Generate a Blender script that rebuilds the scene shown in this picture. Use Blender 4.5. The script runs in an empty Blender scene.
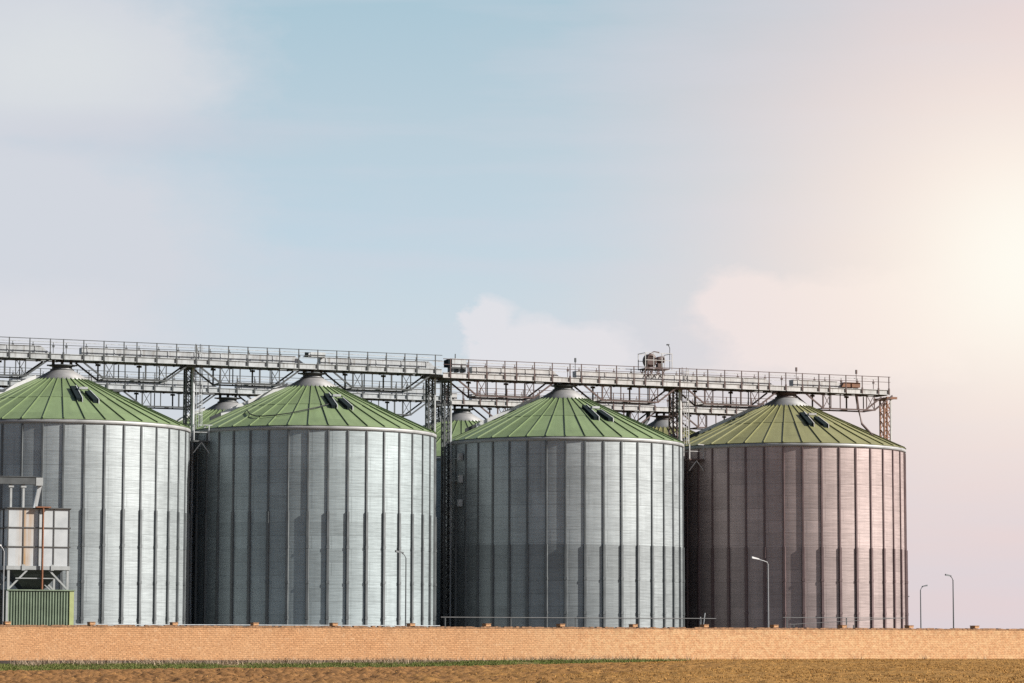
import bpy, math, random
import numpy as np
from mathutils import Vector, Matrix
random.seed(7); rng = np.random.default_rng(11)
R_ = math.radians
SC = bpy.context.scene
COL = SC.collection

# ------------------------------------------------------------------ camera
F = 2985.0
PITCH = math.atan(298.5 / F); ROLL = 0.00195
CAM = Vector((0, 0, 1.48))
M3 = (Matrix.Rotation(math.pi / 2 + PITCH, 3, 'X') @ Matrix.Rotation(ROLL, 3, 'Z'))
cd = bpy.data.cameras.new('camera'); cam = bpy.data.objects.new('camera', cd); COL.objects.link(cam)
cam.location = CAM; cam.rotation_euler = M3.to_euler()
cd.sensor_width = 36; cd.lens = F * 36 / 1024; cd.clip_start = 0.5; cd.clip_end = 20000
SC.camera = cam
SC.render.resolution_x = 1024; SC.render.resolution_y = 683

TH = R_(23.0)
E = Vector((math.cos(TH), math.sin(TH), 0)); N = Vector((math.sin(TH), -math.cos(TH), 0)); L = -N
def ray(px, py): return M3 @ Vector(((px - 512) / F, (341.5 - py) / F, -1))
def at(px, py, p):                       # point of the photo on the upright plane at distance p, parallel to the row
    d = ray(px, py); t = p / (-(N.dot(d))); return CAM + d * t
def sp(px, py, p): v = at(px, py, p); return v.dot(E), v.z
def W(s, p, z=0): v = E * s - N * p; return Vector((v.x, v.y, z))
P_ROW, P_WALL = 250.5, 209.0

# ------------------------------------------------------------------ materials
def new_mat(name):
    m = bpy.data.materials.new(name); m.use_nodes = True
    nt = m.node_tree; return m, nt, nt.nodes['Principled BSDF']
def nd(nt, t, **k):
    n = nt.nodes.new(t)
    for a, b in k.items(): setattr(n, a, b)
    return n
def math_(nt, op, a, b=None, c=None, clamp=False):
    n = nd(nt, 'ShaderNodeMath', operation=op, use_clamp=clamp)
    for i, v in enumerate((a, b, c)):
        if v is None: continue
        if isinstance(v, (int, float)): n.inputs[i].default_value = v
        else: nt.links.new(v, n.inputs[i])
    return n.outputs[0]
def mixc(nt, fac, a, b, blend='MIX'):
    n = nd(nt, 'ShaderNodeMix', data_type='RGBA', blend_type=blend)
    for s, v in ((n.inputs[0], fac), (n.inputs[6], a), (n.inputs[7], b)):
        if isinstance(v, (int, float)): s.default_value = v
        elif isinstance(v, (tuple, list)): s.default_value = (*v[:3], 1)
        else: nt.links.new(v, s)
    return n.outputs[2]
def noise(nt, vec, scale, detail=4, rough=0.55):
    n = nd(nt, 'ShaderNodeTexNoise'); n.inputs['Scale'].default_value = scale
    n.inputs['Detail'].default_value = detail; n.inputs['Roughness'].default_value = rough
    if vec is not None: nt.links.new(vec, n.inputs['Vector'])
    return n.outputs['Fac']
def mapped(nt, vec, scale):
    n = nd(nt, 'ShaderNodeMapping'); n.inputs['Scale'].default_value = scale
    nt.links.new(vec, n.inputs['Vector']); return n.outputs[0]
def ramp(nt, fac, lo, hi, a=0.0, b=1.0):
    n = nd(nt, 'ShaderNodeMapRange'); n.clamp = True
    nt.links.new(fac, n.inputs[0])
    for i, v in ((1, lo), (2, hi), (3, a), (4, b)): n.inputs[i].default_value = v
    return n.outputs[0]
def bump(nt, h, strength, dist):
    n = nd(nt, 'ShaderNodeBump'); n.inputs['Strength'].default_value = strength; n.inputs['Distance'].default_value = dist
    nt.links.new(h, n.inputs['Height']); return n.outputs[0]

def simple(name, col, rough=0.6, metal=0.0, var=0.25, scale=1.5, dirt=None, spec=0.4):
    m, nt, b = new_mat(name)
    tc = nd(nt, 'ShaderNodeTexCoord'); f = noise(nt, tc.outputs['Object'], scale, 5)
    dk = tuple(c * (1 - var) for c in col); lt = tuple(min(1, c * (1 + var * 0.6)) for c in col)
    c = mixc(nt, ramp(nt, f, .3, .7), dk, lt)
    if dirt:
        f2 = noise(nt, mapped(nt, tc.outputs['Object'], (3, 3, .25)), 1.3, 5)
        c = mixc(nt, ramp(nt, f2, .52, .72), c, dirt)
    nt.links.new(c, b.inputs['Base Color'])
    nt.links.new(ramp(nt, f, .3, .7, rough - .08, rough + .08), b.inputs['Roughness'])
    b.inputs['Metallic'].default_value = metal; b.inputs['Specular IOR Level'].default_value = spec
    return m

def silo_steel(name, base, step, lowdark, seed):
    # galvanised corrugated sheets: each sheet its own tone, fine rolled lines, faint lap seams (u = panel number, v = height)
    m, nt, b = new_mat(name)
    uv = nd(nt, 'ShaderNodeUVMap'); sx = nd(nt, 'ShaderNodeSeparateXYZ'); nt.links.new(uv.outputs[0], sx.inputs[0])
    u, v = sx.outputs[0], sx.outputs[1]
    ring = math_(nt, 'DIVIDE', v, 1.12)
    cv = nd(nt, 'ShaderNodeCombineXYZ')
    nt.links.new(math_(nt, 'FLOOR', math_(nt, 'ADD', u, 0.001)), cv.inputs[0]); nt.links.new(math_(nt, 'FLOOR', ring), cv.inputs[1])
    cv.inputs[2].default_value = seed
    wn = nd(nt, 'ShaderNodeTexWhiteNoise', noise_dimensions='3D'); nt.links.new(cv.outputs[0], wn.inputs['Vector'])
    cr = nd(nt, 'ShaderNodeCombineXYZ'); nt.links.new(math_(nt, 'FLOOR', ring), cr.inputs[0]); cr.inputs[1].default_value = seed
    wr = nd(nt, 'ShaderNodeTexWhiteNoise', noise_dimensions='2D'); nt.links.new(cr.outputs[0], wr.inputs['Vector'])
    cu = nd(nt, 'ShaderNodeCombineXYZ'); nt.links.new(math_(nt, 'MULTIPLY', u, 1.75), cu.inputs[0]); nt.links.new(v, cu.inputs[1]); cu.inputs[2].default_value = seed * 3.1
    streak = noise(nt, mapped(nt, cu.outputs[0], (.7, 8.0, 1)), 1.0, 5, .68)
    blot = noise(nt, mapped(nt, cu.outputs[0], (.8, .35, 1)), .45, 4, .6)
    drip = noise(nt, mapped(nt, cu.outputs[0], (3.0, .12, 1)), 1.0, 5, .6)
    tone = math_(nt, 'ADD', math_(nt, 'MULTIPLY', wn.outputs['Value'], .09), math_(nt, 'MULTIPLY', wr.outputs['Value'], .07))
    tone = math_(nt, 'ADD', tone, math_(nt, 'MULTIPLY', streak, .44))
    tone = math_(nt, 'ADD', tone, math_(nt, 'MULTIPLY', blot, .30))
    tone = math_(nt, 'ADD', tone, math_(nt, 'ADD', math_(nt, 'MULTIPLY', drip, .20), .08))      # ~0.66 on average
    low = math_(nt, 'LESS_THAN', v, step)
    tone = math_(nt, 'MULTIPLY', tone, math_(nt, 'SUBTRACT', 1.0, math_(nt, 'MULTIPLY', low, lowdark)))
    seam = math_(nt, 'LESS_THAN', math_(nt, 'FRACT', ring), .045)
    tone = math_(nt, 'MULTIPLY', tone, math_(nt, 'SUBTRACT', 1.0, math_(nt, 'MULTIPLY', seam, .22)))
    side = math_(nt, 'LESS_THAN', math_(nt, 'ABSOLUTE', math_(nt, 'SUBTRACT', math_(nt, 'FRACT', u), .20)), .022)
    mark = math_(nt, 'MULTIPLY', side, math_(nt, 'GREATER_THAN', wn.outputs['Value'], .58))
    tone = math_(nt, 'MULTIPLY', tone, math_(nt, 'SUBTRACT', 1.0, math_(nt, 'MULTIPLY', mark, .20)))
    run = ramp(nt, noise(nt, mapped(nt, cu.outputs[0], (5.0, .10, 1)), 1.0, 6, .6), .60, .74)
    tone = math_(nt, 'MULTIPLY', tone, math_(nt, 'SUBTRACT', 1.0, math_(nt, 'MULTIPLY', run, .14)))
    splash = math_(nt, 'MULTIPLY', ramp(nt, v, 0, 2.8, 1, 0), ramp(nt, noise(nt, mapped(nt, cu.outputs[0], (1, .6, 1)), 1.2, 5), .42, .6))
    tone = math_(nt, 'MULTIPLY', tone, math_(nt, 'SUBTRACT', 1.0, math_(nt, 'MULTIPLY', splash, .3)))
    sc = nd(nt, 'ShaderNodeVectorMath', operation='SCALE'); sc.inputs[0].default_value = tuple(c * 1.5 for c in base)
    nt.links.new(tone, sc.inputs['Scale'])
    nt.links.new(sc.outputs[0], b.inputs['Base Color'])
    b.inputs['Metallic'].default_value = .42
    nt.links.new(ramp(nt, streak, .3, .7, .46, .56), b.inputs['Roughness'])
    fine = noise(nt, mapped(nt, cu.outputs[0], (.6, 9.0, 1)), 1.0, 3, .6)
    nt.links.new(bump(nt, math_(nt, 'ADD', fine, math_(nt, 'ADD', streak, math_(nt, 'MULTIPLY', math_(nt, 'SINE', math_(nt, 'ADD', math_(nt, 'MULTIPLY', v, 2 * math.pi / .28), math_(nt, 'MULTIPLY', blot, 9.0))), .10))), .28, .02), b.inputs['Normal'])
    return m

def green_roof(name, col, seed):
    col = tuple(c * .92 for c in col)
    m, nt, b = new_mat(name)
    tc = nd(nt, 'ShaderNodeTexCoord'); uv = nd(nt, 'ShaderNodeUVMap')
    sx = nd(nt, 'ShaderNodeSeparateXYZ'); nt.links.new(uv.outputs[0], sx.inputs[0])
    cv = nd(nt, 'ShaderNodeCombineXYZ'); nt.links.new(math_(nt, 'FLOOR', sx.outputs[0]), cv.inputs[0]); cv.inputs[1].default_value = seed
    nt.links.new(math_(nt, 'FLOOR', math_(nt, 'MULTIPLY', sx.outputs[1], .31)), cv.inputs[2])
    wn = nd(nt, 'ShaderNodeTexWhiteNoise', noise_dimensions='3D'); nt.links.new(cv.outputs[0], wn.inputs['Vector'])
    f = noise(nt, tc.outputs['Object'], .7, 6, .65)
    stv = noise(nt, mapped(nt, uv.outputs[0], (3, .18, 1)), 1.0, 5, .6)
    t = math_(nt, 'ADD', math_(nt, 'MULTIPLY', wn.outputs['Value'], .22), math_(nt, 'ADD', math_(nt, 'MULTIPLY', f, .5), math_(nt, 'MULTIPLY', stv, .55)))
    c = mixc(nt, ramp(nt, t, .35, .95), tuple(x * .72 for x in col), tuple(x * 1.28 for x in col))
    nt.links.new(c, b.inputs['Base Color']); b.inputs['Roughness'].default_value = .5; b.inputs['Specular IOR Level'].default_value = .35
    return m

def brick_mat(name):
    m, nt, b = new_mat(name)
    tc = nd(nt, 'ShaderNodeTexCoord'); sx = nd(nt, 'ShaderNodeSeparateXYZ'); nt.links.new(tc.outputs['Object'], sx.inputs[0])
    cv = nd(nt, 'ShaderNodeCombineXYZ'); nt.links.new(sx.outputs[0], cv.inputs[0]); nt.links.new(sx.outputs[2], cv.inputs[1])
    br = nd(nt, 'ShaderNodeTexBrick')
    wob = nd(nt, 'ShaderNodeTexNoise'); wob.inputs['Scale'].default_value = 1.6; nt.links.new(cv.outputs[0], wob.inputs['Vector'])
    wv = nd(nt, 'ShaderNodeVectorMath', operation='MULTIPLY_ADD'); nt.links.new(wob.outputs['Color'], wv.inputs[0]); wv.inputs[1].default_value = (.16, .14, 0); nt.links.new(cv.outputs[0], wv.inputs[2])
    nt.links.new(wv.outputs[0], br.inputs['Vector'])
    br.inputs['Scale'].default_value = 1; br.inputs['Brick Width'].default_value = .30; br.inputs['Row Height'].default_value = .14
    br.inputs['Mortar Size'].default_value = .022; br.inputs['Bias'].default_value = 0
    br.inputs['Color1'].default_value = (0.560, 0.305, 0.152, 1); br.inputs['Color2'].default_value = (0.440, 0.228, 0.112, 1); br.inputs['Mortar'].default_value = (0.33, 0.18, 0.09, 1)
    big = noise(nt, cv.outputs[0], .35, 5, .6); spk = noise(nt, cv.outputs[0], 6.5, 3, .75)
    c = mixc(nt, ramp(nt, big, .35, .65), br.outputs['Color'], mixc(nt, .35, br.outputs['Color'], (.50, .31, .17)))
    c = mixc(nt, ramp(nt, spk, .54, .66, 0, .8), c, (.22, .105, .05))
    c = mixc(nt, ramp(nt, noise(nt, cv.outputs[0], 3.0, 4, .7), .56, .7, 0, .65), c, (.58, .39, .24))
    newer = ramp(nt, math_(nt, 'ADD', sx.outputs[0], math_(nt, 'MULTIPLY', noise(nt, cv.outputs[0], .5, 4, .6), 14.0)), 78, 92)
    c = mixc(nt, math_(nt, 'MULTIPLY', newer, math_(nt, 'ADD', .05, math_(nt, 'MULTIPLY', ramp(nt, noise(nt, cv.outputs[0], 2.6, 5, .75), .45, .6), .5))), c, (.60, .43, .24))
    drip = noise(nt, mapped(nt, cv.outputs[0], (2.2, .15, 1)), 1, 5)
    top = math_(nt, 'MULTIPLY', ramp(nt, sx.outputs[2], 1.55, 2.4), ramp(nt, drip, .42, .66))
    c = mixc(nt, math_(nt, 'MULTIPLY', top, .45), c, (.22, .12, .06))
    nt.links.new(c, b.inputs['Base Color']); b.inputs['Roughness'].default_value = .9; b.inputs['Specular IOR Level'].default_value = .15
    nt.links.new(bump(nt, math_(nt, 'ADD', br.outputs['Fac'], math_(nt, 'MULTIPLY', spk, -1.0)), .6, -.02), b.inputs['Normal'])
    return m

def rust_panel(name):
    m, nt, b = new_mat(name)
    tc = nd(nt, 'ShaderNodeTexCoord'); o = tc.outputs['Object']
    sx = nd(nt, 'ShaderNodeSeparateXYZ'); nt.links.new(o, sx.inputs[0])
    f = noise(nt, o, .9, 5)
    c = mixc(nt, ramp(nt, f, .3, .7), (.34, .36, .37), (.44, .46, .47))
    st = noise(nt, mapped(nt, o, (2.2, 2.2, .10)), 1.1, 5, .6)
    zone = math_(nt, 'MULTIPLY', ramp(nt, sx.outputs[0], -1.9, -1.1), ramp(nt, sx.outputs[0], -.2, -.6))
    c = mixc(nt, math_(nt, 'MULTIPLY', zone, ramp(nt, st, .40, .62, 0, .85)), c, (.33, .18, .055))
    nt.links.new(c, b.inputs['Base Color']); b.inputs['Roughness'].default_value = .5; b.inputs['Metallic'].default_value = .2
    return m

def ground_mat():
    m, nt, b = new_mat('tilled_soil')
    tc = nd(nt, 'ShaderNodeTexCoord'); o = tc.outputs['Object']
    at_ = nd(nt, 'ShaderNodeAttribute', attribute_name='straw'); ht = nd(nt, 'ShaderNodeAttribute', attribute_name='verge')
    f1 = noise(nt, o, .25, 6, .7); f2 = noise(nt, o, 2.2, 6, .75)
    soil = mixc(nt, ramp(nt, f2, .3, .72), (0.0798, 0.0386, 0.0143), (0.2394, 0.1243, 0.0487))
    straw = mixc(nt, ramp(nt, f2, .3, .7), (0.1092, 0.0538, 0.0134), (0.3108, 0.1722, 0.0538))
    sf = math_(nt, 'ADD', at_.outputs['Fac'], math_(nt, 'MULTIPLY', math_(nt, 'SUBTRACT', f1, .5), 1.3), clamp=True)
    c = mixc(nt, sf, soil, straw)
    vg = mixc(nt, ramp(nt, f2, .35, .65), (.060, .068, .020), (.17, .13, .06))
    c = mixc(nt, ht.outputs['Fac'], c, vg)
    nt.links.new(c, b.inputs['Base Color']); b.inputs['Roughness'].default_value = .95; b.inputs['Specular IOR Level'].default_value = .1
    nt.links.new(bump(nt, f2, .7, .08), b.inputs['Normal'])
    return m
def blade_mat(name, cols, rough=.8):
    m, nt, b = new_mat(name)
    g = nd(nt, 'ShaderNodeNewGeometry'); cr = nd(nt, 'ShaderNodeValToRGB')
    nt.links.new(g.outputs['Random Per Island'], cr.inputs[0]); el = cr.color_ramp.elements
    for i, c in enumerate(cols):
        e = el[i] if i < 2 else el.new(1)
        e.position = i / (len(cols) - 1); e.color = (*c, 1)
    nt.links.new(cr.outputs[0], b.inputs['Base Color']); b.inputs['Roughness'].default_value = rough; b.inputs['Specular IOR Level'].default_value = .1
    return m

MAT = {}
MAT['s1'] = silo_steel('galvanised_sheet_grey', (.318, .352, .362), 12.15, .05, 1.0)
MAT['s2'] = silo_steel('galvanised_sheet_cool', (.295, .342, .354), 12.15, .05, 2.0)
MAT['s3'] = silo_steel('galvanised_sheet_two_tone', (.310, .340, .350), 9.95, .26, 3.0)
MAT['s4'] = silo_steel('galvanised_sheet_flare_warm', (.365, .296, .284), 9.95, .16, 4.0)  # warm veil of the lens flare over the end silo, put into its colour
MAT['r1'] = green_roof('green_roof_sheet', (.124, .170, .080), 1)
MAT['r4'] = green_roof('flare_olive_roof_sheet', (.160, .158, .070), 4)  # green roof turned olive: flare warmth painted into the sheet colour
MAT['stiff'] = simple('stiffener_steel', (0.1134, 0.1240, 0.1285), .5, .25, .2, .8)
MAT['stiffw'] = simple('stiffener_steel_flare_warm', (0.1277, 0.0874, 0.0874), .5, .25, .2, .8)  # end silo's stiffeners, tinted with the same flare warmth
MAT['galv'] = simple('galvanised_steel', (0.3780, 0.3990, 0.4116), .5, .25, .18, 1.2, dirt=(0.2268, 0.2268, 0.2184))
MAT['galvd'] = simple('weathered_steel', (0.0630, 0.0689, 0.0714), .55, .2, .25, 1.2)
MAT['galvm'] = simple('dull_pipe_steel', (0.1092, 0.1092, 0.1092), .6, .2, .3, 2)
MAT['flare_brown'] = simple('flare_brown_steel', (0.0798, 0.0504, 0.0454), .6, .1, .25, 1.2)  # plain steel, browned by flare light painted into the colour
MAT['orange'] = simple('flare_red_brown_steel', (0.1764, 0.0798, 0.0420), .65, .0, .25, 1.2)  # steel at the bridge end with a stronger flare tint painted in
MAT['warmg'] = simple('flare_warm_grey_steel', (.40, .395, .39), .55, .2, .18, 1.2, dirt=(.26, .235, .22))  # pale steel with a slight flare warmth put into the colour
MAT['cap'] = simple('zinc_collar', (.20, .20, .20), .5, .2, .2, 1)
MAT['ring'] = simple('eave_steel', (.27, .275, .275), .55, .2, .2, .8)
MAT['dark'] = simple('dark_louvre', (0.0101, 0.0151, 0.0168), .9, .0, .2, 3, spec=.05)
MAT['brick'] = brick_mat('sand_brick')
MAT['coping'] = simple('brown_brick_coping', (0.2772, 0.1554, 0.0840), .9, 0, .5, 4)
MAT['plinth'] = simple('stained_concrete', (0.0714, 0.0546, 0.0462), .9, 0, .8, 1.1)
MAT['bin'] = rust_panel('rust_streaked_panel')
MAT['frame'] = simple('bin_frame_steel', (0.0806, 0.0806, 0.0773), .6, .2, .3, 2)
MAT['lite'] = simple('pale_painted_steel', (0.2772, 0.2898, 0.2898), .55, .1, .15, 2)
MAT['lite2'] = simple('glare_white_sheet', (0.6552, 0.6636, 0.6636), .5, .1, .12, 2)  # white stands for sky glare on the metal roof stair
MAT['shed'] = simple('green_corrugated_sheet', (0.1584, 0.2023, 0.1400), .55, 0, .22, 1.2, dirt=(0.10, 0.125, 0.085))
MAT['trim'] = simple('pale_green_trim', (0.2856, 0.3192, 0.1428), .55, 0, .12, 2)
MAT['rust'] = simple('rusty_pipe', (0.1764, 0.0714, 0.0336), .8, 0, .35, 3)
MAT['cable'] = simple('black_cable', (0.0168, 0.0185, 0.0185), .7, 0, .2, 3)
MAT['lamp'] = simple('lamp_post_steel', (0.2520, 0.2583, 0.2646), .5, .2, .1, 2)
MAT['lampd'] = simple('dark_lamp_post_steel', (0.0924, 0.1008, 0.1050), .5, .2, .1, 2)
MAT['lens'] = simple('frosted_lamp_cover', (.5, .5, .5), .3, 0, .05, 2)
MAT['soil'] = ground_mat()
MAT['yard'] = simple('yard_gravel', (0.1428, 0.1302, 0.1176), .95, 0, .35, .8)
MAT['grass'] = blade_mat('grass_blades', [(.055, .085, .016), (.085, .120, .026), (.125, .135, .042), (.20, .165, .075)])
MAT['weed'] = blade_mat('dry_weed_stalks', [(0.1285, 0.0901, 0.0605), (0.2856, 0.2148, 0.1478), (0.4284, 0.3326, 0.2419), (0.1856, 0.1386, 0.0941)])
MAT['straw'] = blade_mat('straw_stubble', [(.19, .094, .024), (.29, .152, .042), (.39, .215, .064), (.23, .118, .033)])

# ------------------------------------------------------------------ mesh helpers
class MB:
    def __init__(s): s.v = []; s.f = []; s.uv = []; s.smooth = []
    def add(s, vs, fs, uvs=None, smooth=False):
        o = len(s.v); s.v += [tuple(v) for v in vs]
        for i, f in enumerate(fs):
            s.f.append([o + k for k in f]); s.smooth.append(smooth)
            s.uv += (uvs[i] if uvs else [(0, 0)] * len(f))
    def box(s, a, b):
        (x0, y0, z0), (x1, y1, z1) = a, b
        vs = [(x, y, z) for z in (z0, z1) for x, y in ((x0, y0), (x1, y0), (x1, y1), (x0, y1))]
        s.add(vs, [(3, 2, 1, 0), (4, 5, 6, 7), (0, 1, 5, 4), (1, 2, 6, 5), (2, 3, 7, 6), (3, 0, 4, 7)])
    def bar(s, a, b, w, h=None, up=(0, 0, 1)):
        a = Vector(a); b = Vector(b); d = (b - a).normalized(); h = h or w
        u = d.cross(Vector(up))
        if u.length < 1e-4: u = d.cross(Vector((0, 1, 0)))
        u.normalize(); q = u.cross(d)
        vs = [p + u * (i * w / 2) + q * (j * h / 2) for p in (a, b) for i, j in ((-1, -1), (1, -1), (1, 1), (-1, 1))]
        s.add(vs, [(3, 2, 1, 0), (4, 5, 6, 7), (0, 1, 5, 4), (1, 2, 6, 5), (2, 3, 7, 6), (3, 0, 4, 7)])
    def tube(s, pts, r, n=8, caps=True):
        pts = [Vector(p) for p in pts]; rr = r if isinstance(r, (list, tuple)) else [r] * len(pts)
        o = []; up = Vector((0, 0, 1))
        for i, p in enumerate(pts):
            d = (pts[min(i + 1, len(pts) - 1)] - pts[max(i - 1, 0)]).normalized()
            u = d.cross(up)
            if u.length < 1e-3: u = d.cross(Vector((0, 1, 0)))
            u.normalize(); q = u.cross(d)
            o += [p + (u * math.cos(2 * math.pi * k / n) + q * math.sin(2 * math.pi * k / n)) * rr[i] for k in range(n)]
        fs = [(i * n + k, i * n + (k + 1) % n, (i + 1) * n + (k + 1) % n, (i + 1) * n + k) for i in range(len(pts) - 1) for k in range(n)]
        s.add(o, fs, smooth=True)
        if caps: s.add(o[:n], [tuple(range(n))]); s.add(o[-n:], [tuple(range(n))])
    def lathe(s, prof, n=48, smooth=True, c=(0, 0, 0)):
        vs = [(c[0] + r * math.sin(2 * math.pi * k / n), c[1] - r * math.cos(2 * math.pi * k / n), c[2] + z) for r, z in prof for k in range(n)]
        fs = [(i * n + k, i * n + (k + 1) % n, (i + 1) * n + (k + 1) % n, (i + 1) * n + k) for i in range(len(prof) - 1) for k in range(n)]
        s.add(vs, fs, smooth=smooth)
    def build(s, name, mat, parent=None, loc=None, rotz=None):
        me = bpy.data.meshes.new(name); me.from_pydata(s.v, [], s.f)
        l = me.uv_layers.new(name='UVMap'); l.data.foreach_set('uv', np.array(s.uv, dtype=np.float32).ravel())
        me.polygons.foreach_set('use_smooth', s.smooth)
        me.materials.append(mat)
        o = bpy.data.objects.new(name, me); COL.objects.link(o)
        if parent is not None: o.parent = parent
        if loc is not None: o.location = loc
        if rotz is not None: o.rotation_euler.z = rotz
        return o
def tag(o, label=None, cat=None, group=None, kind=None):
    for k, v in (('label', label), ('category', cat), ('group', group), ('kind', kind)):
        if v: o[k] = v
    return o
def empty(name, loc, rz, label, cat, group=None):
    o = bpy.data.objects.new(name, None); COL.objects.link(o); o.empty_display_size = .5
    o.location = loc; o.rotation_euler.z = rz
    return tag(o, label, cat, group)
def link_copy(src, parent, mat=None):
    c = src.copy(); COL.objects.link(c); c.parent = parent
    if mat: c.material_slots[0].link = 'OBJECT'; c.material_slots[0].material = mat
    return c

# ------------------------------------------------------------------ silos
RS = 10.95; NP = 40; SLOPE = .46; Z_E = 19.5
def rz_roof(r): return Z_E + (RS + .12 - r) * SLOPE
def shell_mb():
    b = MB(); n = NP * 4; zs = [-.3, 4, 9.95, 12.15, 16, Z_E - .1]
    vs = [(RS * math.sin(2 * math.pi * k / n), -RS * math.cos(2 * math.pi * k / n), z) for z in zs for k in range(n)]
    fs = []; uv = []
    for i in range(len(zs) - 1):
        for k in range(n):
            fs.append((i * n + k, i * n + (k + 1) % n, (i + 1) * n + (k + 1) % n, (i + 1) * n + k))
            uv.append([(k / 4, zs[i]), ((k + 1) / 4, zs[i]), ((k + 1) / 4, zs[i + 1]), (k / 4, zs[i + 1])])
    b.add(vs, fs, uv, True); return b
def roof_mb():
    b = MB(); n = NP
    rings = [(RS + .14, rz_roof(RS + .14) - .03), (RS + .14, rz_roof(RS + .14)), (6.4, rz_roof(6.4)), (6.4, rz_roof(6.4) + .035), (2.2, rz_roof(2.2) + .035)]
    for i in range(len(rings) - 1):
        (r0, z0), (r1, z1) = rings[i], rings[i + 1]
        for k in range(n):
            a0, a1 = 2 * math.pi * k / n, 2 * math.pi * (k + 1) / n
            vs = [(r0 * math.sin(a0), -r0 * math.cos(a0), z0), (r0 * math.sin(a1), -r0 * math.cos(a1), z0), (r1 * math.sin(a1), -r1 * math.cos(a1), z1), (r1 * math.sin(a0), -r1 * math.cos(a0), z1)]
            b.add(vs, [(0, 1, 2, 3)], [[(k + .02, r0), (k + .98, r0), (k + .98, r1), (k + .02, r1)]])
    for k in range(n):
        a = 2 * math.pi * k / n; sx, cy = math.sin(a), -math.cos(a); h = .05
        b.bar((RS * 1.012 * sx, RS * 1.012 * cy, rz_roof(RS * 1.012) + h), (2.25 * sx, 2.25 * cy, rz_roof(2.25) + h + .02), .06, .10)
    return b
def stiffener_mb(step):
    b = MB()
    def hat(z0, z1, wb, wt, d):
        y0, y1 = -RS + .01, -RS - d
        vs = [(x, y, z) for z in (z0, z1) for x, y in ((-wb / 2, y0), (wb / 2, y0), (wt / 2, y1), (-wt / 2, y1))]
        b.add(vs, [(3, 2, 1, 0), (4, 5, 6, 7), (0, 1, 5, 4), (1, 2, 6, 5), (2, 3, 7, 6), (3, 0, 4, 7)])
    hat(step, Z_E - .42, .20, .14, .10)
    hat(0, step, .30, .20, .165)
    z = step - 3.0
    while z > .5: hat(z - .12, z + .12, .36, .25, .185); z -= 3.0
    hat(-.02, .05, .5, .4, .3)
    return b
def ring_mb():
    b = MB(); b.lathe([(RS - .02, Z_E - .36), (RS + .08, Z_E - .36), (RS + .12, Z_E - .32), (RS + .12, Z_E - .10), (RS + .08, Z_E - .06), (RS - .02, Z_E - .06)], NP * 4); return b
def cap_mb():
    b = MB(); z0 = rz_roof(2.35) + .09
    b.lathe([(2.35, z0 - .1), (2.35, z0 + .02), (1.0, z0 + .82), (.95, z0 + .95)], 48); return b
def neck_mb():
    b = MB(); z = rz_roof(2.35) + 1.0
    b.lathe([(.6, z - .1), (1.02, z - .08), (1.02, z), (.86, z + .02), (.86, z + .28), (1.15, z + .3), (1.15, z + .38), (.5, z + .4)], 24)
    for x in (-.75, 0, .75): b.box((x - .13, -.3, z + .36), (x + .13, .3, z + .95))
    b.bar((-1.3, 0, z + .36), (1.3, 0, z + .36), .12); b.bar((-1.0, -.5, z + .9), (1.0, -.5, z + .9), .14)
    return b
def radial_box(b, r0, r1, w, h0, h1, x0=0):
    vs = []
    for r in (r0, r1):
        z = rz_roof(r)
        vs += [(x0 - w / 2, -r, z + h0), (x0 + w / 2, -r, z + h0), (x0 + w / 2, -r, z + h1), (x0 - w / 2, -r, z + h1)]
    b.add(vs, [(3, 2, 1, 0), (4, 5, 6, 7), (0, 1, 5, 4), (1, 2, 6, 5), (2, 3, 7, 6), (3, 0, 4, 7)])
V1, V2 = R_(10.5), R_(21)
def vent_mb(r0, r1): b = MB(); radial_box(b, r0, r1, .46, .0, .32); return b
def vent_frame_mb(r0, r1): b = MB(); radial_box(b, r0 - .05, r1 + .08, .07, .0, .38, .268); return b
def vent_deck_mb():
    b = MB(); r = 5.55; z = rz_roof(r) + .46
    a = Vector((r * math.sin(V1 + .06), -r * math.cos(V1), z)); c = Vector((r * 1.03 * math.sin(V2), -r * 1.03 * math.cos(V2), z))
    b.bar(a, c, .40, .20); return b
def stair_mb():                          # roof stair as a box shaped to catch the sun
    b = MB(); radial_box(b, 2.3, 8.2, .8, .02, .42); return b
def hatch_mb(): b = MB(); radial_box(b, 8.25, 9.1, .8, .0, .42); return b
PROTO = {}
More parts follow.
